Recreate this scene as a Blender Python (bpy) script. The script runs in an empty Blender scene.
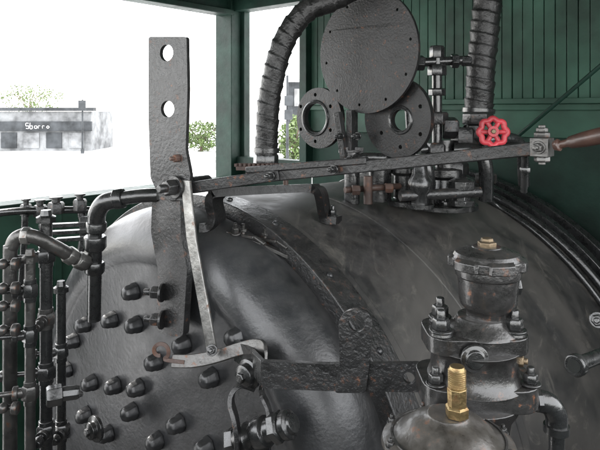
import bpy, bmesh, math, random
from mathutils import Vector as V, Matrix, noise
from mathutils.geometry import tessellate_polygon
random.seed(4)
EYE=2.9
UP=V((0,0,1))
ax=V((math.sin(math.radians(40)),math.cos(math.radians(40)),0))   # boiler axis, towards the front of the engine
hx=V((math.cos(math.radians(40)),-math.sin(math.radians(40)),0))  # across the boiler
C0=V((-.475,1.9,EYE))
def P(u,v,y): return V(((u-300)/600*y,y,EYE+(110-v)/600*y))
def HIT(u,v,o,n):
    d=V(((u-300)/600,1,(110-v)/600)); c=V((0,0,EYE)); return c+d*((o-c).dot(n)/d.dot(n))
def RL(L): return .80+.43*L/1.9
def ZL(L): return -1.108-.477*L/1.9
def S(L,th,dr=0):
    t=math.radians(th); r=RL(L)+dr
    return C0+ax*L+hx*(r*math.sin(t))+UP*(ZL(L)+r*math.cos(t))
def BF(u,v,off=0): return HIT(u,v,C0-ax*off,ax)   # point on / in front of the backhead face

# ---------------------------------------------------------------- materials
def mat(name,base,rough=(.28,.5),dust=None,damt=0.,rust=0.,metal=0.,bump=.15,scale=9,bscale=60,spec=.5,coat=0.,chip=0.,streak=0.,wave=.8):
    m=bpy.data.materials.new(name); m.use_nodes=True; nt=m.node_tree; N=nt.nodes; Lk=nt.links
    b=N['Principled BSDF']; tc=N.new('ShaderNodeTexCoord')
    def noi(s,d=5,r=.6,w=0,vec=None):
        n=N.new('ShaderNodeTexNoise'); n.inputs['Scale'].default_value=s; n.inputs['Detail'].default_value=d
        n.inputs['Roughness'].default_value=r; n.inputs['Distortion'].default_value=w; Lk.new(vec or tc.outputs['Object'],n.inputs['Vector']); return n.outputs['Fac']
    def mr(x,a,b_,c,d):
        n=N.new('ShaderNodeMapRange'); Lk.new(x,n.inputs[0]); 
        for i,q in enumerate((a,b_,c,d)): n.inputs[i+1].default_value=q
        return n.outputs[0]
    def mul(x,y):
        n=N.new('ShaderNodeMath'); n.operation='MULTIPLY'; Lk.new(x,n.inputs[0])
        if isinstance(y,float): n.inputs[1].default_value=y
        else: Lk.new(y,n.inputs[1])
        return n.outputs[0]
    def mix(f,A,B):
        n=N.new('ShaderNodeMix'); n.data_type='RGBA'; Lk.new(f,n.inputs[0])
        for k,q in ((6,A),(7,B)):
            if isinstance(q,tuple): n.inputs[k].default_value=(*q,1)
            else: Lk.new(q,n.inputs[k])
        return n.outputs[2]
    n1=noi(scale,3); n2=noi(scale*4.3,6,.7); n3=noi(bscale,4,.6)
    dark=tuple(x*.55 for x in base); lite=tuple(min(1,x*1.5) for x in base)
    col=mix(mr(n1,.35,.65,0,1),dark,lite)
    if damt>0:
        g=N.new('ShaderNodeNewGeometry'); sp=N.new('ShaderNodeSeparateXYZ'); Lk.new(g.outputs['Normal'],sp.inputs[0])
        up=mr(sp.outputs['Z'],.1,1,.12,1)
        f=mul(mul(up,mr(n2,.38,.68,.15,1)),float(damt)); col=mix(f,col,dust or (.19,.18,.165))
    if rust>0:
        col=mix(mul(mr(n2,.60-.12*rust,.68,0,1),mr(n1,.4,.6,.2,1)),col,(.17,.07,.035))
    if chip>0:
        n4=noi(scale*2.2,7,.75,.4); col=mix(mr(n4,.68-.08*chip,.70,0,.9),col,(.22,.215,.20))
    ro=mr(n2,.3,.7,rough[0],rough[1])
    if streak>0:
        nl=noi(2.3,4,.6,.8); col=mix(mul(mr(nl,.42,.66,0,1),streak),col,(.135,.125,.112))
        mp=N.new('ShaderNodeMapping'); mp.inputs['Rotation'].default_value=(0,0,math.radians(40)); mp.inputs['Scale'].default_value=(1,.25,1); Lk.new(tc.outputs['Object'],mp.inputs[0])
        ns=noi(9,7,.75,1.2,mp.outputs[0]); col=mix(mul(mr(ns,.54,.70,0,1),streak),col,(.21,.195,.17))
        ad=N.new('ShaderNodeMath'); ad.operation='ADD'; Lk.new(ro,ad.inputs[0]); Lk.new(mul(mr(nl,.45,.65,0,1),.14),ad.inputs[1]); ro=ad.outputs[0]
    Lk.new(col,b.inputs['Base Color'])
    Lk.new(ro,b.inputs['Roughness'])
    b.inputs['Metallic'].default_value=metal
    b.inputs['Specular IOR Level'].default_value=spec
    b.inputs['Coat Weight'].default_value=coat; b.inputs['Coat Roughness'].default_value=.14
    if bump>0:
        bp=N.new('ShaderNodeBump'); bp.inputs['Strength'].default_value=bump; bp.inputs['Distance'].default_value=.004
        Lk.new(n3,bp.inputs['Height'])
        bq=N.new('ShaderNodeBump'); bq.inputs['Strength'].default_value=bump*wave; bq.inputs['Distance'].default_value=.012
        Lk.new(n1,bq.inputs['Height']); Lk.new(bp.outputs[0],bq.inputs['Normal']); Lk.new(bq.outputs[0],b.inputs['Normal'])
    return m
BLK=mat('black_enamel',(.013,.0135,.014),(.2,.38),damt=.16,bump=.3,spec=.8,coat=.4)
BLKR=mat('black_thick_paint',(.016,.016,.0165),(.24,.46),damt=.22,rust=.04,bump=.6,bscale=110,spec=.75,coat=.2)
DISC=mat('speckled_black_plate',(.010,.010,.0105),(.3,.5),damt=.1,rust=.05,bump=.5,bscale=130,spec=.5,chip=.05,scale=12,wave=.25)
LVR=mat('lever_black',(.012,.012,.0125),(.3,.5),damt=.15,rust=.03,bump=.5,bscale=110,spec=.5)
CAST=mat('oily_casting',(.016,.0155,.0155),(.22,.40),damt=.24,rust=.03,bump=.3,bscale=90,spec=.8,coat=.3,scale=10)
FACE=mat('backhead_black',(.022,.023,.025),(.28,.44),damt=.22,bump=.25,spec=.8,scale=4,bscale=70,coat=.08,wave=.4)
JACK=mat('jacket_black',(.026,.026,.027),(.38,.52),damt=.4,bump=.15,spec=.7,scale=4,bscale=30,streak=.62,wave=.4)
HOSE=mat('tarred_wrap',(.010,.010,.010),(.24,.5),damt=.12,bump=.7,bscale=90,spec=.6)
STEEL=mat('worn_steel',(.24,.235,.225),(.3,.5),damt=.2,rust=.2,metal=.85,bump=.3)
DSTEEL=mat('dark_steel',(.09,.088,.085),(.25,.45),damt=.2,rust=.1,metal=.7,bump=.4)
RUST=mat('rusty_iron',(.075,.045,.036),(.4,.7),damt=.2,rust=.6,bump=.5)
COPR=mat('brown_grip',(.085,.045,.034),(.3,.5),rust=.2,bump=.3,coat=.3,chip=.1)
BRS=mat('dull_brass',(.30,.22,.11),(.3,.55),metal=.95,bump=.4,rust=.9,chip=.1,scale=20)
BRSD=mat('dirty_brass',(.18,.135,.085),(.35,.6),metal=.7,bump=.4,rust=.6,damt=.4)
RED=mat('red_paint',(.48,.045,.06),(.3,.5),bump=.3,rust=.1,damt=.2)
GRN=mat('green_boards',(.022,.062,.042),(.4,.6),damt=.15,bump=.3,scale=3,bscale=50,spec=.3)
GRNP=mat('green_panel',(.009,.026,.019),(.45,.65),damt=.1,bump=.25,scale=3,bscale=50,spec=.2)
GRND=mat('dark_green_steel',(.007,.024,.017),(.4,.6),damt=.05,bump=.3,scale=4,spec=.25)
BSHADE=mat('bore_shade',(.005,.007,.006),(.45,.7),bump=.2)  # near-black colour for the painted shade in the pipe end
CONC=mat('pale_concrete',(.70,.69,.67),(.8,.95),bump=.1,scale=.6,bscale=3,spec=.2)
WHT=mat('white_render',(.75,.75,.74),(.7,.9),bump=.1,scale=1)
DGR=mat('dark_fascia',(.05,.054,.058),(.5,.7),bump=.05,scale=1,spec=.2)
PALE=mat('pale_grey_wall',(.20,.205,.21),(.6,.8),bump=.05,scale=1,spec=.2)
ASPH=mat('road_asphalt',(.26,.26,.26),(.8,.95),bump=.1,scale=.5,bscale=4)
LEAF=mat('foliage',(.08,.12,.035),(.5,.8),bump=0,scale=2)
BARK=mat('bark',(.12,.09,.07),(.8,.95),bump=.3)
FLOOR=mat('floor_plate',(.03,.028,.026),(.5,.8),damt=.3,bump=.3)

# ---------------------------------------------------------------- mesh building
def basis(d):
    d=d.normalized(); a=UP if abs(d.z)<.9 else V((1,0,0))
    x=d.cross(a).normalized(); return x,x.cross(d).normalized()*-1,d
def crom(pts,n=8):
    pts=[V(p) for p in pts]
    if len(pts)<3: return pts
    q=[pts[0]*2-pts[1]]+pts+[pts[-1]*2-pts[-2]]; out=[]
    for i in range(1,len(q)-2):
        a,b,c,d=q[i-1:i+3]
        for k in range(n):
            t=k/n; out.append(.5*((2*b)+(c-a)*t+(2*a-5*b+4*c-d)*t*t+(3*b-a-3*c+d)*t**3))
    return out+[pts[-1]]
class M:
    def __init__(s): s.v=[];s.f=[]
    def add(s,v,f):
        o=len(s.v); s.v+=[V(p) for p in v]; s.f+=[tuple(i+o for i in q) for q in f]; return s
    def rings(s,R,closed=False,caps=True):
        n=len(R[0]); v=[p for r in R for p in r]; f=[]
        m=len(R)
        for i in range(m if closed else m-1):
            a=i*n; b=((i+1)%m)*n
            for j in range(n): k=(j+1)%n; f.append((a+j,a+k,b+k,b+j))
        if caps and not closed: f.append(tuple(range(n))[::-1]); f.append(tuple((m-1)*n+j for j in range(n)))
        return s.add(v,f)
    def lathe(s,p,d,prof,n=28,rot=0.,caps=True):
        x,y,d=basis(d); R=[]
        for t,r in prof:
            R.append([p+d*t+(x*math.cos(6.28318*j/n+rot)+y*math.sin(6.28318*j/n+rot))*max(r,1e-4) for j in range(n)])
        return s.rings(R,caps=caps)
    def cyl(s,a,b,r,n=20,r2=None):
        d=b-a; return s.lathe(a,d,[(0,r),(d.length,r if r2 is None else r2)],n)
    def hex(s,p,d,r,h,rot=0.,n=6):
        return s.lathe(p,d,[(0,r*.94),(h*.1,r),(h*.82,r),(h,r*.84)],n,rot)
    def bolt(s,p,d,r,h,rot=.3):
        d=d.normalized(); s.lathe(p,d,[(0,r*1.35),(h*.15,r*1.35)],20); s.hex(p+d*h*.15,d,r,h*.6,rot); s.lathe(p+d*h*.7,d,[(0,r*.5),(h*.42,r*.5),(h*.5,r*.4)],14); return s
    def ball(s,p,r,n=14,sq=1.):
        return s.lathe(p,UP,[(-r*sq*math.cos(math.pi*i/n),r*math.sin(math.pi*i/n)) for i in range(n+1)],20)
    def tube(s,pts,r,n=14,sm=8,rf=None,closed=False):
        pp=crom(pts,sm) if sm else [V(p) for p in pts]
        R=[]; L=0; x=None
        for i,p in enumerate(pp):
            if closed: d=(pp[(i+1)%len(pp)]-pp[i-1]).normalized()
            else: d=(pp[min(i+1,len(pp)-1)]-pp[max(i-1,0)]).normalized()
            if x is None: x=basis(d)[0]
            x=(x-d*x.dot(d)).normalized(); y=d.cross(x)
            if i: L+=(pp[i]-pp[i-1]).length
            if rf: R.append([p+(x*math.cos(6.28318*j/n)+y*math.sin(6.28318*j/n))*rf(L,j/n) for j in range(n)])
            else: R.append([p+(x*math.cos(6.28318*j/n)+y*math.sin(6.28318*j/n))*r for j in range(n)])
        return s.rings(R,closed=closed)
    def box(s,c,X,Y,Z):
        v=[c+X*i+Y*j+Z*k for i in(-1,1) for j in(-1,1) for k in(-1,1)]
        return s.add(v,[(0,1,3,2),(4,6,7,5),(0,4,5,1),(2,3,7,6),(0,2,6,4),(1,5,7,3)])
    def beam(s,a,b,w,h,up=UP):
        d=(b-a); x=d.cross(up).normalized(); z=x.cross(d).normalized()
        return s.box((a+b)/2,d/2,x*w/2,z*h/2)
    def strip(s,pts,w,t,side):
        "flat bar bent along a polyline; w along side"
        side=side.normalized(); R=[]
        for i,p in enumerate(pts):
            d=(pts[min(i+1,len(pts)-1)]-pts[max(i-1,0)]).normalized(); nn=d.cross(side).normalized()
            R.append([p+side*w/2+nn*t/2,p-side*w/2+nn*t/2,p-side*w/2-nn*t/2,p+side*w/2-nn*t/2])
        return s.rings(R)
    def plate(s,outer,holes,o,X,Z,th):
        loops=[outer]+holes; N=X.cross(Z).normalized()*th/2
        tri=tessellate_polygon([[V((a,b,0)) for a,b in l] for l in loops])
        fl=[p for l in loops for p in l]; k=len(fl)
        v=[o+X*a+Z*b+N for a,b in fl]+[o+X*a+Z*b-N for a,b in fl]
        f=[tuple(t) for t in tri]+[tuple(i+k for i in t)[::-1] for t in tri]
        i0=0
        for l in loops:
            n=len(l)
            for j in range(n): q=(j+1)%n; f.append((i0+j,i0+q,i0+q+k,i0+j+k))
            i0+=n
        return s.add(v,f)
    def obj(s,name,m,parent=None,origin=None,bev=.0012,sharp=38,**kw):
        o=parent.location.copy() if parent else (V(origin) if origin is not None else sum(s.v,V((0,0,0)))/len(s.v))
        me=bpy.data.meshes.new(name); me.from_pydata([p-o for p in s.v],[],s.f)
        bm=bmesh.new(); bm.from_mesh(me); bmesh.ops.recalc_face_normals(bm,faces=bm.faces); bm.to_mesh(me); bm.free()
        me.polygons.foreach_set('use_smooth',[True]*len(me.polygons)); me.set_sharp_from_angle(angle=math.radians(sharp))
        me.materials.append(m); ob=bpy.data.objects.new(name,me); bpy.context.scene.collection.objects.link(ob)
        if parent: ob.parent=parent
        else: ob.location=o
        if bev:
            b=ob.modifiers.new('edge','BEVEL'); b.width=bev; b.segments=2; b.limit_method='ANGLE'; b.angle_limit=math.radians(40); b.harden_normals=False
        for k,q in kw.items(): ob[k]=q
        return ob
def thing(name,label,cat,o,**kw):
    e=bpy.data.objects.new(name,None); e.empty_display_size=.05; e.location=o; bpy.context.scene.collection.objects.link(e)
    e['label']=label; e['category']=cat
    for k,q in kw.items(): e[k]=q
    return e
def circ(cx,cz,r,n=28,rz=None): return [(cx+r*math.cos(6.28318*i/n),cz+(rz or r)*math.sin(6.28318*i/n)) for i in range(n)]
def traced(pts,o,X,n):
    "outline traced on the vertical plane through o -> plane coordinates"
    out=[]
    for u,v in pts:
        p=HIT(u,v,o,n)-o; out.append((p.dot(X),p.z))
    return out
from math import radians

# ================================================================= BOILER
boil=thing('steam_boiler','large black riveted locomotive boiler with staybolt-studded backhead','boiler',C0+UP*(-1.9))
def ringpts(L,R,zc,n=180): return [C0+ax*L+hx*(R*math.sin(6.28318*j/n))+UP*(zc+R*math.cos(6.28318*j/n)) for j in range(n)]
m=M(); fr=.15; R=[]; Rf=RL(0)-.012
for r in (.001,.2,.4,.55,Rf-fr-.035): R.append(ringpts(.012,r,ZL(0)))
R.append(ringpts(.010,Rf-fr-.02,ZL(0)))
for i in range(15):
    t=math.pi/2*i/14; R.append(ringpts(fr-fr*math.cos(t)*1.0,Rf-fr+fr*math.sin(t),ZL(0)))
R.append(ringpts(.20,RL(.2)-.03,ZL(.2)))
R.append(ringpts(.26,RL(.26)-.03,ZL(.26)))
m.rings(R,caps=False); m.obj('backhead',FACE,boil,bev=0)
m=M(); R=[ringpts(L,RL(L),ZL(L)) for L in [.24+.0855*i for i in range(21)]]
m.rings(R,caps=False); m.obj('barrel',JACK,boil,bev=0)
def band(L0,L1,dr,name,mt):
    m=M(); m.rings([ringpts(L0,RL(L0)-.04,ZL(L0)),ringpts(L0,RL(L0)+dr,ZL(L0)),ringpts(L1,RL(L1)+dr,ZL(L1)),ringpts(L1,RL(L1)-.02,ZL(L1))],caps=False); m.obj(name,mt,boil,bev=.003)
band(.185,.285,.024,'jacket_band',BLKR)
band(.285,.33,.008,'jacket_band',JACK)
band(.70,.735,.004,'jacket_band',JACK)
band(1.72,1.77,.045,'mounting_ring',BLK)
band(1.86,1.93,.05,'mounting_ring',BLK)
sb=M(); sb.lathe(V((0,0,0)),-ax,[(-.012,.030),(.002,.029),(.006,.0265),(.020,.0255),(.029,.021),(.034,.013),(.036,.001)],7,.4)
o0=None
pts=[(84,325),(111,320),(135,325),(73,341),(91,383),(114,386),(137,388),(155,362),(210,378),(177,424),(156,441),(107,434),(205,447),(85,415),(183,345),(236,337),
 (66,370),(62,432),(132,292),(131,412)]
for i,(u,v) in enumerate(pts):
    p=BF(u,v)
    if o0 is None:
        sb.v=[q+p for q in sb.v]; o0=sb.obj('staybolt',FACE,boil,bev=.003,sharp=50)
        q=p
    else:
        c=o0.copy(); c.location=p-q; bpy.context.scene.collection.objects.link(c); c.parent=boil
rv=M(); q=S(.23,-40,.024)
rv.lathe(q,S(.23,-40,.1)-q,[(0,.011),(.004,.010),(.007,.006),(.008,.001)],12)
r0=rv.obj('rivet',FACE,boil,bev=0)
for th in (-30,-20,8,22,38,54,66,78):
    p=S(.23,th,.024); c=r0.copy(); rot=Matrix.Rotation(radians(th+40),4,ax)
    loc=boil.location; c.location=(p-loc)-rot@(q-loc); c.rotation_euler=rot.to_euler(); bpy.context.scene.collection.objects.link(c); c.parent=boil

# ================================================================= CAB
WL=1.97
def W(s,z,off=0): return C0+ax*(WL-off)+hx*s+UP*z
cab=thing('locomotive_cab','green wooden and steel locomotive cab with open windows','cab',W(0,-1.9))
m=M(); s=-.93; bw=.054
while s<2.1:
    m.box(W(s+bw/2,.575,random.uniform(-.002,.002)),hx*(bw/2-.002),ax*.009,UP*.52); s+=bw
m.box(W(.585,.575,-.02),hx*1.52,ax*.008,UP*.53); m.obj('board_wall',GRN,cab,bev=.003)
m=M(); m.box(W(.585,-.055,0),hx*1.52,ax*.009,UP*.085); m.obj('lower_panel',GRN,cab,bev=.003)
m=M(); m.box(W(.585,.045,.035),hx*1.52,ax*.035,UP*.014); m.box(W(.585,.015,.02),hx*1.52,ax*.015,UP*.016); m.obj('ledge',GRN,cab,bev=.003)
m=M(); m.box(W(.585,-1.0,-.018),hx*1.52,ax*.008,UP*1.06); m.box(W(-1.31,-1.24,-.018),hx*.36,ax*.008,UP*.86)
m.obj('front_sheet',GRNP,cab)
sc=-1.68
m=M(); m.box(W(sc,-.4,.02),hx*.085,ax*.085,UP*1.5); m.obj('corner_post',GRND,cab,bev=.004)
m=M(); m.box(W(-1.2,.92,.02),hx*.4,ax*.06,UP*.2); m.box(W(-.96,.2,.01),hx*.03,ax*.05,UP*.56); m.box(W(-1.59,.2,-.02),hx*.03,ax*.03,UP*.56)
m.box(W(-1.27,-.37,.01),hx*.34,ax*.04,UP*.03); m.obj('window_frame',GRND,cab,bev=.003)
def SW(t,z,off=0): return C0+ax*(WL-t)+hx*(sc+off)+UP*z
m=M(); m.box(SW(1.9,.90),ax*1.82,hx*.05,UP*.17); m.box(SW(1.9,.71,.03),ax*1.82,hx*.06,UP*.02); m.obj('header_beam',GRND,cab,bev=.004)
m=M(); m.box(SW(1.5,-1.25),ax*1.42,hx*.02,UP*.73)
for t in (.4,.9,1.4,1.9,2.4): m.box(SW(t,-1.2,.03),ax*.02,hx*.01,UP*.65)
m.obj('side_wall',GRN,cab)
m=M(); m.box(SW(1.5,-.51,.03),ax*1.42,hx*.08,UP*.018); m.obj('window_sill',GRND,cab,bev=.004)
m=M(); m.box(SW(2.95,.2),ax*.06,hx*.06,UP*.9); m.obj('rear_post',GRND,cab,bev=.004)
m=M(); m.box(C0+ax*-.1+hx*.2+UP*-1.95,ax*2.1,hx*1.95,UP*.03); m.obj('floor',FLOOR,cab)
m=M(); m.box(C0+ax*-.05+hx*.2+UP*1.13,ax*2.1,hx*2.0,UP*.025)
for t in (-1.8,-1.2,-.5,.2,.9,1.6): m.box(C0+ax*t+hx*.2+UP*1.08,ax*.03,hx*1.95,UP*.03)
m.obj('shade_roof',GRND,cab)  # out of view overhead, added to keep the cab interior dark
def RW(L,z): return C0+ax*L+hx*2.15+UP*z
m=M(); m.box(RW(-.08,-1.2),ax*2.0,hx*.02,UP*.75); m.box(RW(-.08,.92),ax*2.0,hx*.02,UP*.2); m.box(RW(1.5,.1),ax*.45,hx*.02,UP*.6); m.obj('light_block_wall',GRNP,cab)  # unseen side, added to cut stray light and raise contrast
m=M(); m.box(C0-ax*2.1+hx*.25+UP*-1.15,ax*.02,hx*1.9,UP*.8); m.box(C0-ax*2.1+hx*.25+UP*1.0,ax*.02,hx*1.9,UP*.12)
m.obj('light_block_bulkhead',GRND,cab)  # unseen, added behind the camera to block light from the open back

# ================================================================= UPRIGHT BRACKET
o=P(168,110,1.74); nb=V((.45,.89,0)).normalized(); X=V((nb.y,-nb.x,0))
br=thing('throttle_bracket','tall upright black steel plate with two round holes bolted to backhead','lever bracket',P(172,330,1.80))
def rounded(pts,r=.008,n=4):
    out=[];k=len(pts)
    for i in range(k):
        a,b,c=V(pts[i-1]),V(pts[i]),V(pts[(i+1)%k]); p=b+(a-b).normalized()*min(r,(a-b).length/2); q=b+(c-b).normalized()*min(r,(c-b).length/2)
        for j in range(n+1):
            t=j/n; w=p*(1-t)**2+b*2*t*(1-t)+q*t*t; out.append((w.x,w.y))
    return out
m=M(); out=rounded(traced([(150,37),(188,37),(189,90),(187,150),(192,176),(186,200),(163,200),(152,178),(150,120)],o,X,nb))
hs=[]
for (u,v) in ((168,53),(169,109)):
    c=traced([(u,v)],o,X,nb)[0]; hs.append(circ(c[0],c[1],.024))
m.plate(out,hs,o,X,UP,.014); m.obj('upper_plate',BLKR,br,bev=.002)
o2=P(172,260,1.765); n2=ax; X2=hx
m=M(); out=rounded(traced([(155,200),(183,196),(184,236),(190,270),(186,334),(172,337),(158,328),(161,270),(154,232)],o2,X2,n2))
m.plate(out,[],o2,X2,UP,.022); m.obj('lower_plate',BLKR,br,bev=.002)
m=M(); m.box(o2+ax*.04-UP*.12,hx*.02,ax*.05,UP*.05); m.obj('standoff',BLK,br)
for (u,v) in ((166,292),(166,319)):
    p=P(u,v,1.77)-ax*.01; m=M(); m.bolt(p,-hx*.9-ax*.5,.02,.05); m.obj('bolt',BLKR,br)
m=M(); p=P(180,158,1.72); m.bolt(p,-ax,.012,.03); m.obj('bolt',RUST,br)
m=M(); p=P(176,187,1.71); m.bolt(p,-ax,.024,.05); m.lathe(p+ax*.12,-ax,[(0,.025),(.12,.025)]);m.obj('pivot_bolt',BLKR,br)

# ================================================================= THROTTLE LEVER
A=P(176,190,1.74); B=P(270,176,1.66); D=P(548,147,1.22)
lv=thing('throttle_lever','long flat black steel throttle lever with brown hand grip','lever',A)
m=M(); m.beam(A,B+(B-A)*.1,.020,.032); m.beam(B-(D-B)*.05-UP*.002+ax*.018,D,.024,.029)
m.beam(B-(D-B)*.12+UP*.024+ax*.004,B+(D-B)*.42+UP*.013+ax*.004,.018,.018); m.lathe(A+ax*.015,-ax,[(0,.032),(.03,.032)],24); m.obj('lever_bar',LVR,lv,bev=.003)
for t in (.02,.3):
    m=M(); p=B+(D-B)*t; m.bolt(p-ax*.01,-ax,.009,.022); m.obj('bolt',BLK,lv)
E=P(542,147,1.225)
m=M(); m.box(E,hx*.018,ax*.020,UP*.019); m.cyl(E-UP*.036,E+UP*.045,.007); m.hex(E+UP*.019,UP,.016,.012); m.hex(E+UP*.031,UP,.012,.009); m.hex(E-UP*.019,-UP,.016,.012)
m.bolt(E-ax*.02,-ax,.010,.018); m.obj('clamp',DSTEEL,lv)
G0=P(554,146,1.2); G1=P(640,127,1.08); g=(G1-G0)
m=M(); m.lathe(G0,g,[(0,.009),(.01,.013),(.014,.008),(.028,.008),(.034,.012),(.06,.015),(g.length,.018)],20); m.obj('hand_grip',COPR,lv)
m=M(); 
q0=P(525,153,1.26); m.cyl(q0,P(524,192,1.3),.007); m.hex(q0-UP*.03,-UP,.011,.012);m.obj('drop_pin',BLK,lv)

# rack
a=P(236,168,1.78); b=P(298,168,1.80)
m=M(); m.beam(a,b,.03,.012)
for i in range(14):
    p=a.lerp(b,(i+.5)/14)+UP*.009; m.box(p,(b-a).normalized()*.003,ax*.013,UP*.005)
m.cyl(a.lerp(b,.2)-UP*.05,a.lerp(b,.2),.008); m.cyl(a.lerp(b,.8)-UP*.05,a.lerp(b,.8),.008)
m.obj('toothed_rack',RUST,label='short rusty brown toothed rack beside the throttle lever',category='rack',bev=.0008)

# arch bracket
pa=[P(205,227,1.84),P(213,226,1.85),P(217,218,1.86),P(214,202,1.86),P(217,195,1.865),P(227,192,1.87),P(306,188,1.97),P(316,189,1.99),P(321,194,2.0),P(325,214,2.05),P(328,219,2.06),P(339,220,2.07)]
m=M(); m.strip(crom(pa,5),.075,.026,V((.35,1,-.1))); ob=m.obj('arch_bracket',LVR,label='black flat iron arch bracket bolted on top of boiler',category='bracket',bev=.003)
m=M(); m.bolt(P(333,216,2.05),UP,.012,.03)
bb=m.obj('bolt',BLK,bev=.001); bb.parent=ob; bb.location=bb.location-ob.location

# diagonal strap + foot
s0=P(186,180,1.70); s1=P(192,240,1.66); s2=P(212,350,1.58)
st=thing('brace_strap','worn grey steel diagonal strap ending in a hooked foot','brace',s2)
m=M(); m.strip([s0,s1,P(203,300,1.62),s2],.034,.009,V((1,-.55,0))); m.obj('strap',STEEL,st,bev=.002)
m=M(); m.strip(crom([P(172,361,1.60),P(192,361,1.59),P(214,357,1.57),P(240,349,1.545),P(256,346,1.52),P(264,349,1.50),P(266,360,1.48)],4),.034,.010,V((0.05,.38,.92)))
m.obj('foot_plate',DSTEEL,st,bev=.002)
m=M(); hp=[]
for i in range(14):
    t=math.radians(-60+26*i); rr=9.5-.4*i; hp.append(P(160+rr*math.cos(t),351-rr*math.sin(t),1.61))
m.strip(crom([P(184,362,1.60),P(174,361,1.605)]+hp,4),.030,.010,V((-.2,1,-.38))); m.obj('hook',RUST,st,bev=.002)
m=M(); m.bolt(P(212,350,1.55),V((-.1,-1,.3)),.011,.018); m.obj('bolt',BLK,st)

# ================================================================= ELBOW PIPE (left)
ep=thing('elbow_pipe','black steam pipe with elbow fitting running down the backhead','pipe',P(95,320,1.85))
m=M(); m.tube([P(158,195,1.80),P(140,196,1.80),P(118,199,1.81),P(104,203,1.82),P(97,214,1.83),P(95,232,1.84),P(95,260,1.85),P(94,320,1.87)],.021); m.obj('pipe',BLK,ep,bev=0)
m=M(); 
for a_,b_,r in ((P(124,198,1.81),P(114,199.5,1.815),.031),(P(96.5,222,1.835),P(96,232,1.84),.031),(P(95,236,1.84),P(95,250,1.845),.034),(P(95,262,1.85),P(94.5,274,1.85),.030)):
    m.hex(a_,b_-a_,r,(b_-a_).length,n=10)
m.tube([P(118,199,1.81),P(104,203,1.82),P(97,214,1.83),P(96,226,1.84)],.027); m.obj('elbow_fitting',BLK,ep)
m=M(); m.tube([P(92,266,1.85),P(75,258,1.8),P(55,247,1.75),P(35,237,1.72),P(20,236,1.72),P(12,246,1.72),P(10,270,1.72),P(10,460,1.72)],.020); m.obj('drain_pipe',DSTEEL,ep,bev=0)
for a_,b_ in ((P(86,263,1.83),P(76,259,1.8)),(P(74,258,1.8),P(66,253,1.78)),(P(30,236,1.72),P(22,236,1.72))):
    m=M(); m.hex(a_,b_-a_,.026,(b_-a_).length,n=8); m.obj('union_nut',STEEL,ep)

# ================================================================= GAUGE COLUMNS (left)
def column(u,y,v0,v1,cocks,lab,rt=.010,rh=.019,mt=None):
    g=thing('gauge_column',lab,'pipe fitting',P(u,v1,y),group='gauge pipes beside the backhead')
    m=M(); m.cyl(P(u,v0,y),P(u,v1,y),rt); m.lathe(P(u,v0,y),UP,[(0,rt*1.6),(.015,rt*1.6),(.02,rt),(.035,rt*.8)],8); m.obj('tube',mt or BLK,g,bev=0)
    for v,side,L in cocks:
        m=M(); p=P(u,v,y); k=random.uniform(.9,1.25); m.hex(p-UP*.018*k,UP,rh*k,.036*k,rot=random.random()); m.lathe(p-UP*.032*k,UP,[(0,rh*.75),(.014,rh*.75)],16); m.lathe(p+UP*.018*k,UP,[(0,rh*.75),(.012,rh*.75)],16)
        d=(-hx*.6*side-ax*.6) if side<0 else V((-1,-.25,0))
        d.normalize(); m.lathe(p,d,[(0,.013),(.03,.013),(.03,.018*k),(.043,.018*k),(.043,.007),(L,.007),(L,.015),(L+.010,.016),(L+.022,.010)],16)
        m.obj('gauge_cock',random.choice((BLK,BLK,DSTEEL)),g)
    return g
column(46,1.75,222,470,((256,1,.09),(318,-1,.06),(372,1,.11),(430,-1,.06)),'black vertical gauge pipe with hexagonal cocks',.018,.028)
column(30,1.64,262,480,((290,1,.10),(335,1,.10),(392,1,.11)),'black vertical gauge pipe with knobbed cocks',.014,.022,DSTEEL)
column(61,1.88,292,470,((352,1,.07),(430,-1,.05)),'short black gauge pipe with large hexagonal nuts',.015,.024)
for v in (264,288,306,330,408):
    m=M(); m.cyl(P(-10,v,1.6),P(20,v-1,1.62),.007); m.ball(P(3,v,1.6),.014); m.lathe(P(12,v,1.6),V((1,0,0)),[(0,.012),(.003,.017),(.016,.017),(.019,.012)],16)
    m.obj('cock_handle',DSTEEL,label='small grey rod with ball joint on the gauge pipes',category='handle',group='cock handles of the gauge pipes')
m=M(); p=P(62,394,1.62); m.hex(p,V((-1,-.5,0)),.028,.04); m.hex(p,V((1,.3,0)),.02,.045,n=8); m.cyl(p,P(80,394,1.9),.010); m.obj('pipe_union',BLK,label='large black hexagonal pipe union below the gauge pipes',category='pipe fitting')
sf=thing('sill_fitting','row of dark steel pipe fittings beneath the open window','pipe fitting',P(55,215,2.35))
m=M(); m.tube([P(-10,214,2.3),P(20,211,2.3),P(60,210,2.35),P(92,210,2.4)],.014); m.tube([P(25,214,2.3),P(24,240,2.3),P(20,300,2.3)],.013); m.tube([P(80,206,2.4),P(84,230,2.4),P(80,260,2.4)],.017); m.obj('pipe',BLK,sf,bev=0)
for u,v,r in ((26,210,.022),(40,211,.026),(56,208,.032),(80,205,.026)):
    m=M(); p=P(u,v,2.33); m.hex(p-UP*.022,UP,r,.045); m.lathe(p+UP*.022,UP,[(0,r*.5),(.015,r*.5),(.015,r*.8),(.022,r*.8)],12); m.obj('valve_body',BLKR,sf)
m=M(); 
for k in range(3): m.beam(P(40+k*8,226+k*7,2.3),P(86,224+k*7,2.3),.03,.014)
m.box(P(84,232,2.31),V((.012,0,0)),V((0,.012,0)),V((0,0,.06))); m.obj('valve_rack',BLK,sf)

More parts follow.
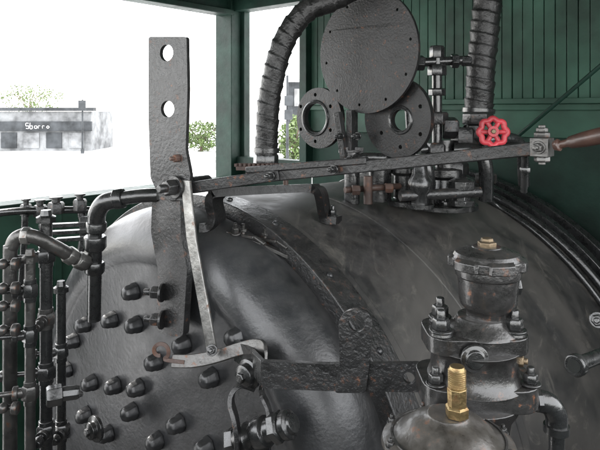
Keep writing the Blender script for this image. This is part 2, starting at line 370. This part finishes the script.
# ================================================================= DISC PLATE + RINGS
nd=V((.70,.714,0)).normalized(); Xd=V((nd.y,-nd.x,0)); od=P(367,52,2.3)
dp=thing('turret_flange_set','large round black blank plate above two holed ring flanges','flange',P(380,190,2.3))
m=M(); hs=[]
for t in range(0,360,36): hs.append(circ(.205*math.cos(radians(t+9)),.205*math.sin(radians(t+9)),.0055,10))
m.plate(circ(0,0,.236,72),hs,od,Xd,UP,.014)
m.obj('round_plate',DISC,dp,bev=.002)
def flange(u,v,r,hr,cu,cv,off,name):
    o=HIT(u,v,od+nd*off,nd); c=HIT(cu,cv,od+nd*off,nd)-o; cx,cz=c.dot(Xd),c.z
    hs=[circ(cx,cz,hr)]
    for k in range(6):
        t=radians(30+60*k); q=((cx+ (r*.55+hr*.45)*math.cos(t))*1,(cz+(r*.55+hr*.45)*math.sin(t)))
        if math.hypot(*q)<r*.9: hs.append(circ(q[0],q[1],.008,10))
    m=M(); m.plate(circ(0,0,r,48),hs,o,Xd,UP,.022); m.obj(name,DISC,dp,bev=.002)
    m=M(); cc=o+Xd*cx+UP*cz
    m.tube([cc-nd*.011+(Xd*math.cos(radians(10*i))+UP*math.sin(radians(10*i)))*(hr+.008) for i in range(36)],.007,n=8,sm=0,closed=True); m.obj('gasket_rim',BLK,dp,bev=0)
flange(320,118,.127,.062,317,118,.03,'ring_flange')
flange(398,118,.150,.040,402,120,.045,'ring_flange')
m=M(); 
for a_,b_,w in ((P(352,110,2.34),P(352,150,2.34),.045),(P(340,150,2.33),P(362,150,2.36),.03),(P(338,112,2.33),P(345,160,2.33),.03)): m.beam(a_,b_,.025,w,up=ax)
m.obj('neck',BLKR,dp)
m=M(); m.lathe(P(352,152,2.34)-UP*.2,UP,[(0,.03),(.2,.03)],18); m.lathe(P(380,150,2.36)-UP*.2,UP,[(0,.045),(.16,.045),(.16,.06),(.19,.06)],20)
m.obj('support_pipe',BLK,dp)
for u,v in ((341,136),(358,136),(350,160)):
    m=M(); m.bolt(P(u,v,2.28),-nd,.012,.03); m.obj('bolt',BLK,dp)

# ================================================================= HOSES
def ribf(r,pitch):
    def f(L,a):
        x=(L/pitch+a)%1.0
        return r*(1+.10*(x**2)+.02*math.sin(L*31+a*6.28)+.02*math.sin(L*83+a*12.56))
    return f
def hose(pts,r,lab):
    hz=thing('wrapped_hose',lab,'hose',pts[0],group='wrapped flexible hoses')
    m=M(); m.tube(pts,r,n=24,sm=34,rf=ribf(r,.045)); m.obj('hose_body',HOSE,hz,bev=0,sharp=60)
    m=M(); p=pts[0]; d=pts[1]-pts[0]; m.hex(p-d.normalized()*.03,d,r*1.15,.05,n=8); m.lathe(p+d.normalized()*.02,d,[(0,r*1.2),(.02,r*1.2)],20); m.obj('hose_coupling',BLK,hz)
hose([P(266,158,2.25),P(267,128,2.25),P(270,95,2.25),P(277,62,2.25),P(289,32,2.25),P(307,11,2.25),P(330,1,2.25),P(352,-10,2.25)],.041,'black tape-wrapped hose curving up from the boiler top')
hose([P(478,118,2.45),P(480,85,2.45),P(483,45,2.45),P(487,10,2.45),P(490,-30,2.45)],.055,'thick black tape-wrapped hose hanging straight down')

# ================================================================= TURRET VALVES
tv=thing('turret_valve','cluster of black steam turret valves and unions on boiler top','valve',P(440,205,2.4))
m=M(); y=2.4
m.cyl(P(437,150,y),P(437,50,y),.020); m.cyl(P(408,63,y),P(468,60,y),.018); m.tube([P(412,63,y),P(409,75,y),P(408,95,y),P(410,130,y)],.016)
m.cyl(P(420,150,y),P(500,138,y),.022); m.cyl(P(445,205,y),P(445,140,y),.04); m.cyl(P(470,130,y),P(478,112,2.45),.03)
m.tube([P(455,150,2.35),P(470,150,2.33),P(482,156,2.32),P(486,170,2.32),P(486,200,2.34)],.028); m.tube([P(500,138,2.4),P(515,140,2.42),P(522,150,2.45),P(524,185,2.5)],.024)
m.tube([P(395,160,2.3),P(412,158,2.28),P(424,163,2.27),P(428,176,2.27),P(428,205,2.3)],.026); m.tube([P(352,176,2.3),P(352,165,2.3),P(362,158,2.3),P(385,158,2.3)],.02)
m.obj('pipe',BLK,tv,bev=0)
for u,v,r,h,d in ((437,52,.030,.05,UP),(437,70,.038,.045,UP),(420,63,.032,.035,V((1,0,0))),(455,61,.03,.03,V((1,0,0))),(466,61,.022,.04,V((1,0,0))),(437,92,.034,.03,UP),(437,118,.045,.05,UP),(437,150,.052,.06,UP),(478,118,.06,.05,UP),(465,136,.055,.07,UP),(490,148,.04,.05,V((1,-.3,0))),
   (486,178,.042,.04,UP),(460,150,.045,.04,V((1,0,0))),(428,184,.04,.04,UP),(404,159,.042,.035,V((1,0,0))),(472,134,.05,.05,V((1,0,0))),(450,128,.045,.06,V((1,0,0))),(456,168,.05,.05,UP),(502,139,.036,.03,V((1,0,0)))):
    m=M(); m.hex(P(u,v,y)-d.normalized()*h/2,d,r,h,rot=.3); m.obj('union_nut',BLKR if r>.04 else BLK,tv)
m=M(); m.lathe(P(445,208,2.42),UP,[(0,.13),(.02,.13),(.03,.09),(.08,.075),(.12,.07),(.13,.085),(.16,.085),(.17,.05)],32); m.lathe(P(405,205,2.38),UP,[(0,.07),(.02,.07),(.03,.045),(.12,.045),(.13,.06),(.15,.06)],24)
m.obj('turret_body',BLK,tv,bev=.002)
for i in range(6):
    t=i*1.047+.3; m=M(); m.bolt(P(445,208,2.42)+V((.11*math.cos(t),.11*math.sin(t),.018)),UP,.013,.035); m.obj('stud',BLK,tv)
m=M(); m.cyl(P(345,190,2.2),P(400,186,2.3),.012); m.hex(P(352,190,2.2),V((1,0,0)),.020,.03); m.hex(P(385,188,2.25),V((1,0,0)),.020,.03); m.cyl(P(368,204,2.2),P(368,176,2.2),.016); m.obj('branch_pipe',RUST,tv)
m=M(); p=P(493,132,2.25); d=V((-.2,-1,.15)).normalized(); x_,y_,d=basis(d)
m.tube([p+(x_*math.cos(radians(5*i))+y_*math.sin(radians(5*i)))*(.048+.004*math.cos(radians(40*i))) for i in range(72)],.011,n=10,sm=0,closed=True)
for k in range(6):
    t=k*1.0472; m.cyl(p,p+(x_*math.cos(t)+y_*math.sin(t))*.048,.009,10)
m.lathe(p-d*.012,d,[(0,.022),(.03,.020)],16); m.obj('handwheel',RED,tv,bev=0)
m=M(); m.cyl(p,p-d*.16,.009); m.hex(p+d*.012,d,.01,.012); m.obj('valve_stem',BRSD,tv)
sv=thing('steam_valve','short black globe valve standing beneath the throttle lever','valve',P(410,205,2.2))
m=M(); m.lathe(P(420,208,2.2),UP,[(0,.05),(.015,.05),(.015,.03),(.05,.03),(.07,.045),(.1,.045),(.12,.03),(.2,.02)],24); m.lathe(P(462,205,2.25),UP,[(0,.05),(.02,.05),(.02,.035),(.06,.035),(.06,.05),(.09,.05),(.1,.03)],8); m.obj('valve_body',BLK,sv)
m=M(); m.cyl(P(400,196,2.18),P(480,192,2.24),.02); m.obj('pipe',BLKR,sv,bev=0)

for u,v,y in ((248,236,1.80),(270,240,1.82),(293,257,1.83)):
    m=M(); p=P(u,v,y); m.beam(p-hx*.06,p+hx*.03,.02,.008); m.cyl(p-hx*.02-UP*.02,p-hx*.02+UP*.035,.006); m.hex(p-hx*.02+UP*.01,UP,.012,.01); m.cyl(p+hx*.03,p+hx*.07-UP*.015,.006)
    m.obj('clamp_bolt',DSTEEL,label='small dark clamp with upright bolt on boiler band',category='clamp',group='clamps on the boiler band')
m=M(); m.beam(P(228,232,1.83),P(262,244,1.80),.03,.01); m.beam(P(262,244,1.8),P(300,262,1.78),.025,.01); m.bolt(P(236,233,1.81),V((0,-.5,1)),.012,.03); m.obj('link_strap',DSTEEL,label='dark flat link strap lying over the boiler band',category='strap')

# ================================================================= CABLES on the boiler
m=M(); m.tube([S(1.66,th,.02) for th in range(8,96,6)],.018,sm=3); m.obj('conduit',BLK,label='black conduit curving over the boiler',category='conduit',bev=0,group='conduits over the boiler')
m=M(); m.tube([P(475,182,2.65)]+[S(1.57,th,.016) for th in range(24,96,8)],.012,sm=4); m.obj('conduit',BLK,label='thin black conduit curving over the boiler',category='conduit',bev=0,group='conduits over the boiler')
m=M(); m.cyl(P(518,136,2.5),P(640,32,2.1),.008,10); m.obj('pull_rod',GRND,label='slanting dark green rod across the board wall',category='rod',bev=0)

# ================================================================= HORIZONTAL BRACKET (centre)
hb=thing('support_bracket','black flat support bar with an upright holed tab','bracket',P(340,380,1.25))
nb2=V((.25,.97,0)).normalized(); Xb=V((nb2.y,-nb2.x,0)); ob_=P(345,378,1.25)
m=M(); out=rounded(traced([(262,360),(330,363),(420,362),(422,391),(330,390),(262,387)],ob_,Xb,nb2),.006)
c=traced([(409,377)],ob_,Xb,nb2)[0]; m.plate(out,[circ(c[0],c[1],.012)],ob_,Xb,UP,.012); m.obj('bar',BLKR,hb,bev=.002)
o3=ob_-nb2*.012
m=M(); out=rounded(traced([(335,392),(340,362),(339,320),(345,311),(356,308),(368,311),(373,320),(370,362),(366,392)],o3,Xb,nb2),.008)
c=traced([(357,323)],o3,Xb,nb2)[0]; m.plate(out,[circ(c[0],c[1],.017)],o3,Xb,UP,.010); m.obj('tab',BLKR,hb,bev=.002)
m=M(); m.strip([P(236,350,1.58),P(252,360,1.5),P(263,373,1.31)],.055,.012,UP); m.obj('foot',BLK,hb)

# ================================================================= BLOWDOWN VALVE (lower centre)
wv=thing('blowdown_valve','black horizontal valve body held by a curved strap','valve',P(260,430,1.5))
a_=P(243,438,1.46); b_=P(290,424,1.40); d=(b_-a_).normalized(); Lv=(b_-a_).length
m=M(); m.lathe(a_,d,[(-.025,.026),(0,.032),(.02,.034),(.028,.028),(.04,.027),(.045,.036),(.06,.039),(.075,.036),(.08,.028),(Lv-.022,.027),(Lv-.016,.033),(Lv,.033),(Lv+.004,.024),(Lv+.012,.022),(Lv+.013,.001)],28); m.cyl(a_+d*.055,a_+d*.055-UP*.12,.026); m.obj('valve_body',BLK,wv)
m=M(); m.hex(a_-d*.012,-d,.034,.030); m.obj('hex_nut',BLK,wv)
m=M(); m.hex(P(278,427,1.405)-d*.012,d,.037,.024); m.obj('hex_nut',BLK,wv)
m=M(); m.strip(crom([P(256,388,1.48),P(243,384,1.47),P(234,390,1.46),P(231,402,1.45),P(235,418,1.43),P(238,440,1.42),P(236,470,1.42)],5),.034,.011,V((-.1,-1,.1))); m.obj('curved_strap',BLKR,wv)
m=M(); m.strip(crom([P(262,384,1.49),P(262,394,1.47),P(268,408,1.44),P(270,424,1.42)],5),.030,.010,V((-.1,-1,.1))); m.obj('curved_strap',BLKR,wv)
for u,v,y_,sc2 in ((251,373,1.46,1.),(97,428,1.93,1.15)):
    m=M(); pp=P(u,v,y_); m.lathe(pp,-ax,[(0,.036*sc2),(.010,.036*sc2),(.014,.028),(.028,.027),(.032,.018),(.034,.001)],28); m.hex(pp-ax*.030,-ax,.013,.012); m.obj('plug_cover',BLK,wv)

# ================================================================= GOVERNOR VALVE (foreground)
def VL(m,u,y,prof,n=36):
    k=y/600; b=P(u,0,y); m.lathe(V((b.x,y,0)),UP,[(EYE+(110-v)*k,r*k) for v,r in prof],n); return m
y=1.0; av=thing('governor_valve','oily black governor valve with capped cylinder and brass top nut','valve',P(474,420,y))
m=M(); VL(m,488,y,[(324,24),(316,21),(311,21),(308,23),(304,27),(300,28),(282,29.5),(276,30),(275,32),(270,32.5),(264,32)],40); m.obj('cap_cylinder',CAST,av,bev=.0008)
m=M(); prof=[(267,36),(266,38.5),(258,38.5),(256.5,37),(255,33),(252,31),(249,23),(247.5,15),(246,14)]
k=y/600; b=P(487,0,y); R=[]
for v,r in prof:
    ring=[]
    for j in range(72):
        a_=6.28318*j/72; q=1-.09*(1 if (j%12) in (0,1,2,3) and v>255.5 else 0)
        ring.append(V((b.x+r*k*q*math.cos(a_),y+r*k*q*math.sin(a_),EYE+(110-v)*k)))
    R.append(ring)
m.rings(R); m.obj('cap_lid',CAST,av,bev=.0008,sharp=28)
m=M(); VL(m,487,y,[(248,9),(245,9.5),(242,9.5),(241,6.5),(238,6),(237,1)],6); m.obj('top_nut',BRSD,av)
def vb(m,u0,u1,v0,v1,dep,yo=0,q=.45):
    a=P(u0,v0,y+yo);b=P(u1,v1,y+yo); c=(a+b)/2; 
    w=abs(b.x-a.x)/2;h=abs(a.z-b.z)/2; rr=min(w,dep)*q
    pts=[]
    for sx,sy,t0 in ((1,1,0),(-1,1,90),(-1,-1,180),(1,-1,270)):
        for j in range(6):
            t=radians(t0+18*j); pts.append((sx*(w-rr)+rr*math.cos(t),sy*(dep-rr)+rr*math.sin(t)))
    return m.plate(pts,[],c,V((1,0,0)),V((0,1,0)),h*2)
m=M(); vb(m,424,522,328,344,.056,q=.6); VL(m,474,y,[(378,50),(374,46),(366,43),(352,42),(346,44),(342,47)],40); vb(m,438,508,343,374,.046,q=.8); VL(m,482,y,[(330,38),(326,36),(321,28),(315,24)])
m.obj('valve_body',CAST,av,bev=.004)
m=M(); vb(m,419,531,374,396,.064,q=.6); VL(m,474,y,[(440,32),(415,36),(404,43),(395,47)]); m.obj('flange',CAST,av,bev=.004)
for u,dy in ((437,-.03),(508,-.03),(445,.035),(514,.035)):
    m=M(); m.lathe(P(u,328,y)+V((0,dy,0)),UP,[(0,.019),(.006,.018)],20); m.bolt(P(u,325,y)+V((0,dy,0)),UP,.0145,.030); m.obj('stud_nut',BLK,av)
for u,dy in ((430,-.042),(521,-.042),(521,.04)):
    m=M(); m.bolt(P(u,373,y)+V((0,dy,0)),UP,.012,.024); m.obj('stud_nut',BLK,av)
m=M(); m.bolt(P(517,360,y-.02),V((1,-.4,0)),.010,.014); m.obj('side_plug',BRSD,av)
m=M(); m.cyl(P(506,286,y),P(518,286,y),.012); m.hex(P(514,286,y),V((1,0,0)),.015,.010); m.obj('side_boss',BLK,av)
m=M(); m.lathe(P(474,358,y-.062),V((0,-1,0)),[(0,.022),(.006,.022),(.008,.015),(.011,.014),(.012,.001)],24); m.obj('inspection_cap',BLK,av)
m=M(); m.tube([P(515,400,y),P(530,400,y),P(545,402,y),P(555,412,y),P(557,428,y),P(556,470,y)],.013); m.obj('outlet_pipe',BLK,av,bev=0)
m=M(); m.hex(P(520,400,y),V((1,0,0)),.021,.015,n=8); m.hex(P(535,400,y),V((1,0,0)),.019,.01,n=8); m.tube([P(538,400.5,y),P(549,404,y),P(556,415,y),P(556.5,428,y)],.018); m.lathe(P(556.5,432,y),UP,[(0,.021),(.012,.021)],20); m.obj('elbow_fitting',BLK,av)

y=.88; lw=thing('lubricator','rounded stepped lubricator cap with threaded brass stem','lubricator',P(448,470,y))
LC=mat('worn_cap',(.040,.035,.030),(.25,.42),damt=.4,rust=.1,bump=.3,spec=.7,coat=.2)
m=M(); VL(m,448,y,[(520,48),(456,50),(452,60),(448,65),(444,66.5),(440,65),(437,60),(435,54),(433.5,50),(430,46),(426.5,42),(423,38),(420,33),(418,27),(416,22),(413,20)],56); m.obj('cap',LC,lw,bev=.001)
m=M(); VL(m,448,y,[(438,57.5),(434.5,57),(434,55),(436,53)],56); m.obj('cap_ring',DSTEEL,lw,bev=0)
m=M(); VL(m,457,y-.01,[(416,11.5),(407,12),(405,10)],6); VL(m,457,y-.01,[(406,9.5),(388,10),(387,9)],8); th_=[]
v=388
while v>368: th_+=[(v,9.2),(v-1,8.1)]; v-=2
VL(m,457,y-.01,th_+[(366,7)],24); m.obj('brass_stem',BRS,lw,bev=.0004)
for t in range(8):
    a_=radians(45*t+12); c=P(448,440,y); m=M(); m.bolt(c+V((math.cos(a_)*.089,math.sin(a_)*.089,0)),UP,.006,.011); m.obj('rim_bolt',BLKR,lw)

sp=thing('pipe_stub','short black pipe stub with a collar end closed by a dark painted-shade disc','pipe',P(590,360,1.2))
p=P(574,366,1.15); d=P(610,352,1.25)-p
m=M(); m.cyl(p,p+d*3,.014); m.lathe(p,d,[(0,.019),(0.002,.021),(.016,.021),(.018,.015)],20); m.obj('tube',BLK,sp)
m=M(); m.lathe(p-d.normalized()*.001,d,[(0,.013),(.004,.013)],16); m.obj('bore_shade_disc',BSHADE,sp,bev=0)  # dark disc on the closed end, standing in for shade inside the tube
m=M(); m.bolt(P(598,320,1.2),V((-.6,-1,.3)),.012,.03); m.cyl(P(598,320,1.2),P(640,330,1.3),.012); m.obj('tee_bolt',BLK,label='small black bolt end on a thin rod',category='bolt')

# ================================================================= OUTSIDE
m=M(); m.add([V((-400,-200,0)),V((400,-200,0)),V((400,600,0)),V((-400,600,0))],[(0,1,2,3)]); g=m.obj('ground',CONC,origin=(0,0,0),bev=0); g['kind']='structure'
m=M(); m.add([V((-300,29,.004)),V((200,29,.004)),V((200,36,.004)),V((-300,36,.004))],[(0,1,2,3)]); g=m.obj('road',ASPH,origin=(0,32,.004),bev=0); g['kind']='structure'
m=M(); m.box(V((-50,36.15,.06)),V((250,0,0)),V((0,.15,0)),V((0,0,.06))); g=m.obj('pavement',CONC,bev=.01); g['kind']='structure'
sh=thing('shop_kiosk','low pale shop with dark fascia carrying pale script','shop',V((-19,43,0)))
m=M(); m.box(V((-19,45,1.4)),V((4.2,0,0)),V((0,2.5,0)),V((0,0,1.4))); m.obj('wall',PALE,sh,bev=.02)
m=M(); m.box(V((-19,42.4,1.75)),V((4.3,0,0)),V((0,.1,0)),V((0,0,.34))); m.box(V((-19,42.4,2.95)),V((4.5,0,0)),V((0,.3,0)),V((0,0,.12))); m.obj('fascia',DGR,sh,bev=.01)
def stroke(m,pts,x0): m.tube([V((x0+a*.18,42.27,1.60+b*.18)) for a,b in pts],.026,n=6,sm=4)
sx=-19.3
for i,pts_ in enumerate(([(1,2),(0,2),(0,1),(1,1),(1,0),(0,0)],[(0,2.2),(0,0),(.8,0),(.8,1),(0,1)],[(1,1),(.2,1),(.1,.2),(.9,0),(1,1),(1,0)],[(0,0),(0,1),(.7,1)],[(0,0),(0,1),(.7,1)],[(.5,0),(0,.5),(.5,1),(1,.5),(.5,0)])):
    m=M(); stroke(m,pts_,sx+i*.29); m.obj('letter',WHT,sh,bev=0)
for i in range(5):
    m=M(); m.box(V((-22.2+1.6*i,42.45,.75)),V((.55,0,0)),V((0,.04,0)),V((0,0,.55))); m.obj('window',DGR if i%2 else PALE,sh,bev=.01)
lp=thing('street_post','thin grey street post at the kerb','post',V((-14.5,40,0)))
m=M(); m.lathe(V((-14.5,40,0)),UP,[(0,.12),(.3,.12),(.3,.07),(3.6,.05)],12); m.box(V((-14.5,39.9,3.2)),V((.25,0,0)),V((0,.03,0)),V((0,0,.35))); m.obj('post',DGR,lp,bev=.005)
lp=thing('street_post','dark lamp post with two signal heads outside the window','post',V((-.55,26,0)))
m=M(); m.lathe(V((-.55,26,0)),UP,[(0,.12),(.3,.12),(.3,.07),(4.4,.05)],12); m.obj('post',DGR,lp,bev=.005)
for z in (3.3,2.7): m=M(); m.box(V((-.5,25.85,z)),V((.18,0,0)),V((0,.1,0)),V((0,0,.22))); m.obj('signal_head',DGR,lp,bev=.02)
bd=thing('street_building','grey two storey building across the street','building',V((2,48,0)))
m=M(); m.box(V((2.5,50,2.6)),V((3.6,0,0)),V((0,2,0)),V((0,0,2.6))); m.obj('wall',DGR,bd,bev=.02)
m=M(); m.box(V((2.5,47.9,5.25)),V((3.8,0,0)),V((0,.3,0)),V((0,0,.12))); m.obj('cornice',WHT,bd,bev=.02)
for i in range(4):
    for z in (1.4,3.9):
        m=M(); m.box(V((0+1.6*i,47.97,z)),V((.45,0,0)),V((0,.05,0)),V((0,0,.7))); m.obj('window',ASPH,bd,bev=.01)
def foliage(name,c,rad,n,lab,cat,trunk=None):
    t=thing(name,lab,cat,V((c.x,c.y,0)))
    m=M()
    for i in range(n):
        while True:
            q=V([random.uniform(-1,1) for _ in range(3)])
            if q.length<1 and noise.noise(q*2.2+V((c.x,0,0)))>-.12: break
        p=c+V((q.x*rad.x,q.y*rad.y,q.z*rad.z)); a=V([random.gauss(0,1) for _ in range(3)]).normalized(); b=a.orthogonal().normalized()
        z=random.uniform(.07,.14); m.add([p-a*z,p+b*z*.5,p+a*z,p-b*z*.5],[(0,1,2,3)])
    m.obj('crown',LEAF,t,bev=0)
    m=M(); hgt=c.z
    m.lathe(V((c.x,c.y,0)),UP,[(0,.14),(hgt*.5,.1),(hgt,.05)],10)
    for i in range(5):
        a_=i*1.3; m.tube([V((c.x,c.y,hgt*.55)),c+V((math.cos(a_)*rad.x*.3,math.sin(a_)*rad.y*.3,0)),c+V((math.cos(a_)*rad.x*.6,math.sin(a_)*rad.y*.6,rad.z*.4))],.04,n=6,sm=3)
    m.obj('trunk',BARK,t,bev=0)
foliage('shrub',V((-6.9,42,1.1)),V((1.6,1.2,1.1)),1800,'leafy green shrub beside the street','shrub')
foliage('tree',V((-.3,30,1.4)),V((.8,.8,1.3)),1200,'small green tree outside the window','tree')
foliage('tree',V((-27,60,4.0)),V((3.6,2.5,1.5)),1500,'pale yellow-green tree behind the low shop','tree')

# ================================================================= LIGHT + CAMERA
el=42; az=radians(-58)
w=bpy.data.worlds.new('World'); bpy.context.scene.world=w; w.use_nodes=True
nt=w.node_tree; sk=nt.nodes.new('ShaderNodeTexSky'); sk.sky_type='NISHITA'; sk.sun_disc=False; sk.sun_elevation=radians(el); sk.sun_rotation=az; sk.dust_density=1.0
# bright white haze added to the clear sky
ad=nt.nodes.new('ShaderNodeMix'); ad.data_type='RGBA'; ad.blend_type='ADD'; ad.inputs[0].default_value=1; ad.inputs[7].default_value=(28,27.6,27,1); nt.links.new(sk.outputs[0],ad.inputs[6])
bg=nt.nodes['Background']; bg.inputs['Strength'].default_value=.15; nt.links.new(ad.outputs[2],bg.inputs[0])
D=V((math.sin(az)*math.cos(radians(el)),math.cos(az)*math.cos(radians(el)),math.sin(radians(el))))
L=bpy.data.lights.new('sun','SUN'); L.energy=5; L.angle=radians(.5); L.color=(1,.97,.93); lo=bpy.data.objects.new('sun',L); lo.rotation_euler=D.to_track_quat('Z','Y').to_euler(); bpy.context.scene.collection.objects.link(lo)
cam=bpy.data.cameras.new('camera'); cam.lens=36; cam.sensor_width=36; cam.shift_y=-115/600; cam.clip_end=1000; cam.clip_start=.02
co=bpy.data.objects.new('camera',cam); co.location=(0,0,EYE); co.rotation_euler=(radians(90),0,0); bpy.context.scene.collection.objects.link(co); bpy.context.scene.camera=co
sc_=bpy.context.scene; sc_.view_settings.view_transform='Standard'; sc_.view_settings.look='None'; sc_.view_settings.exposure=0
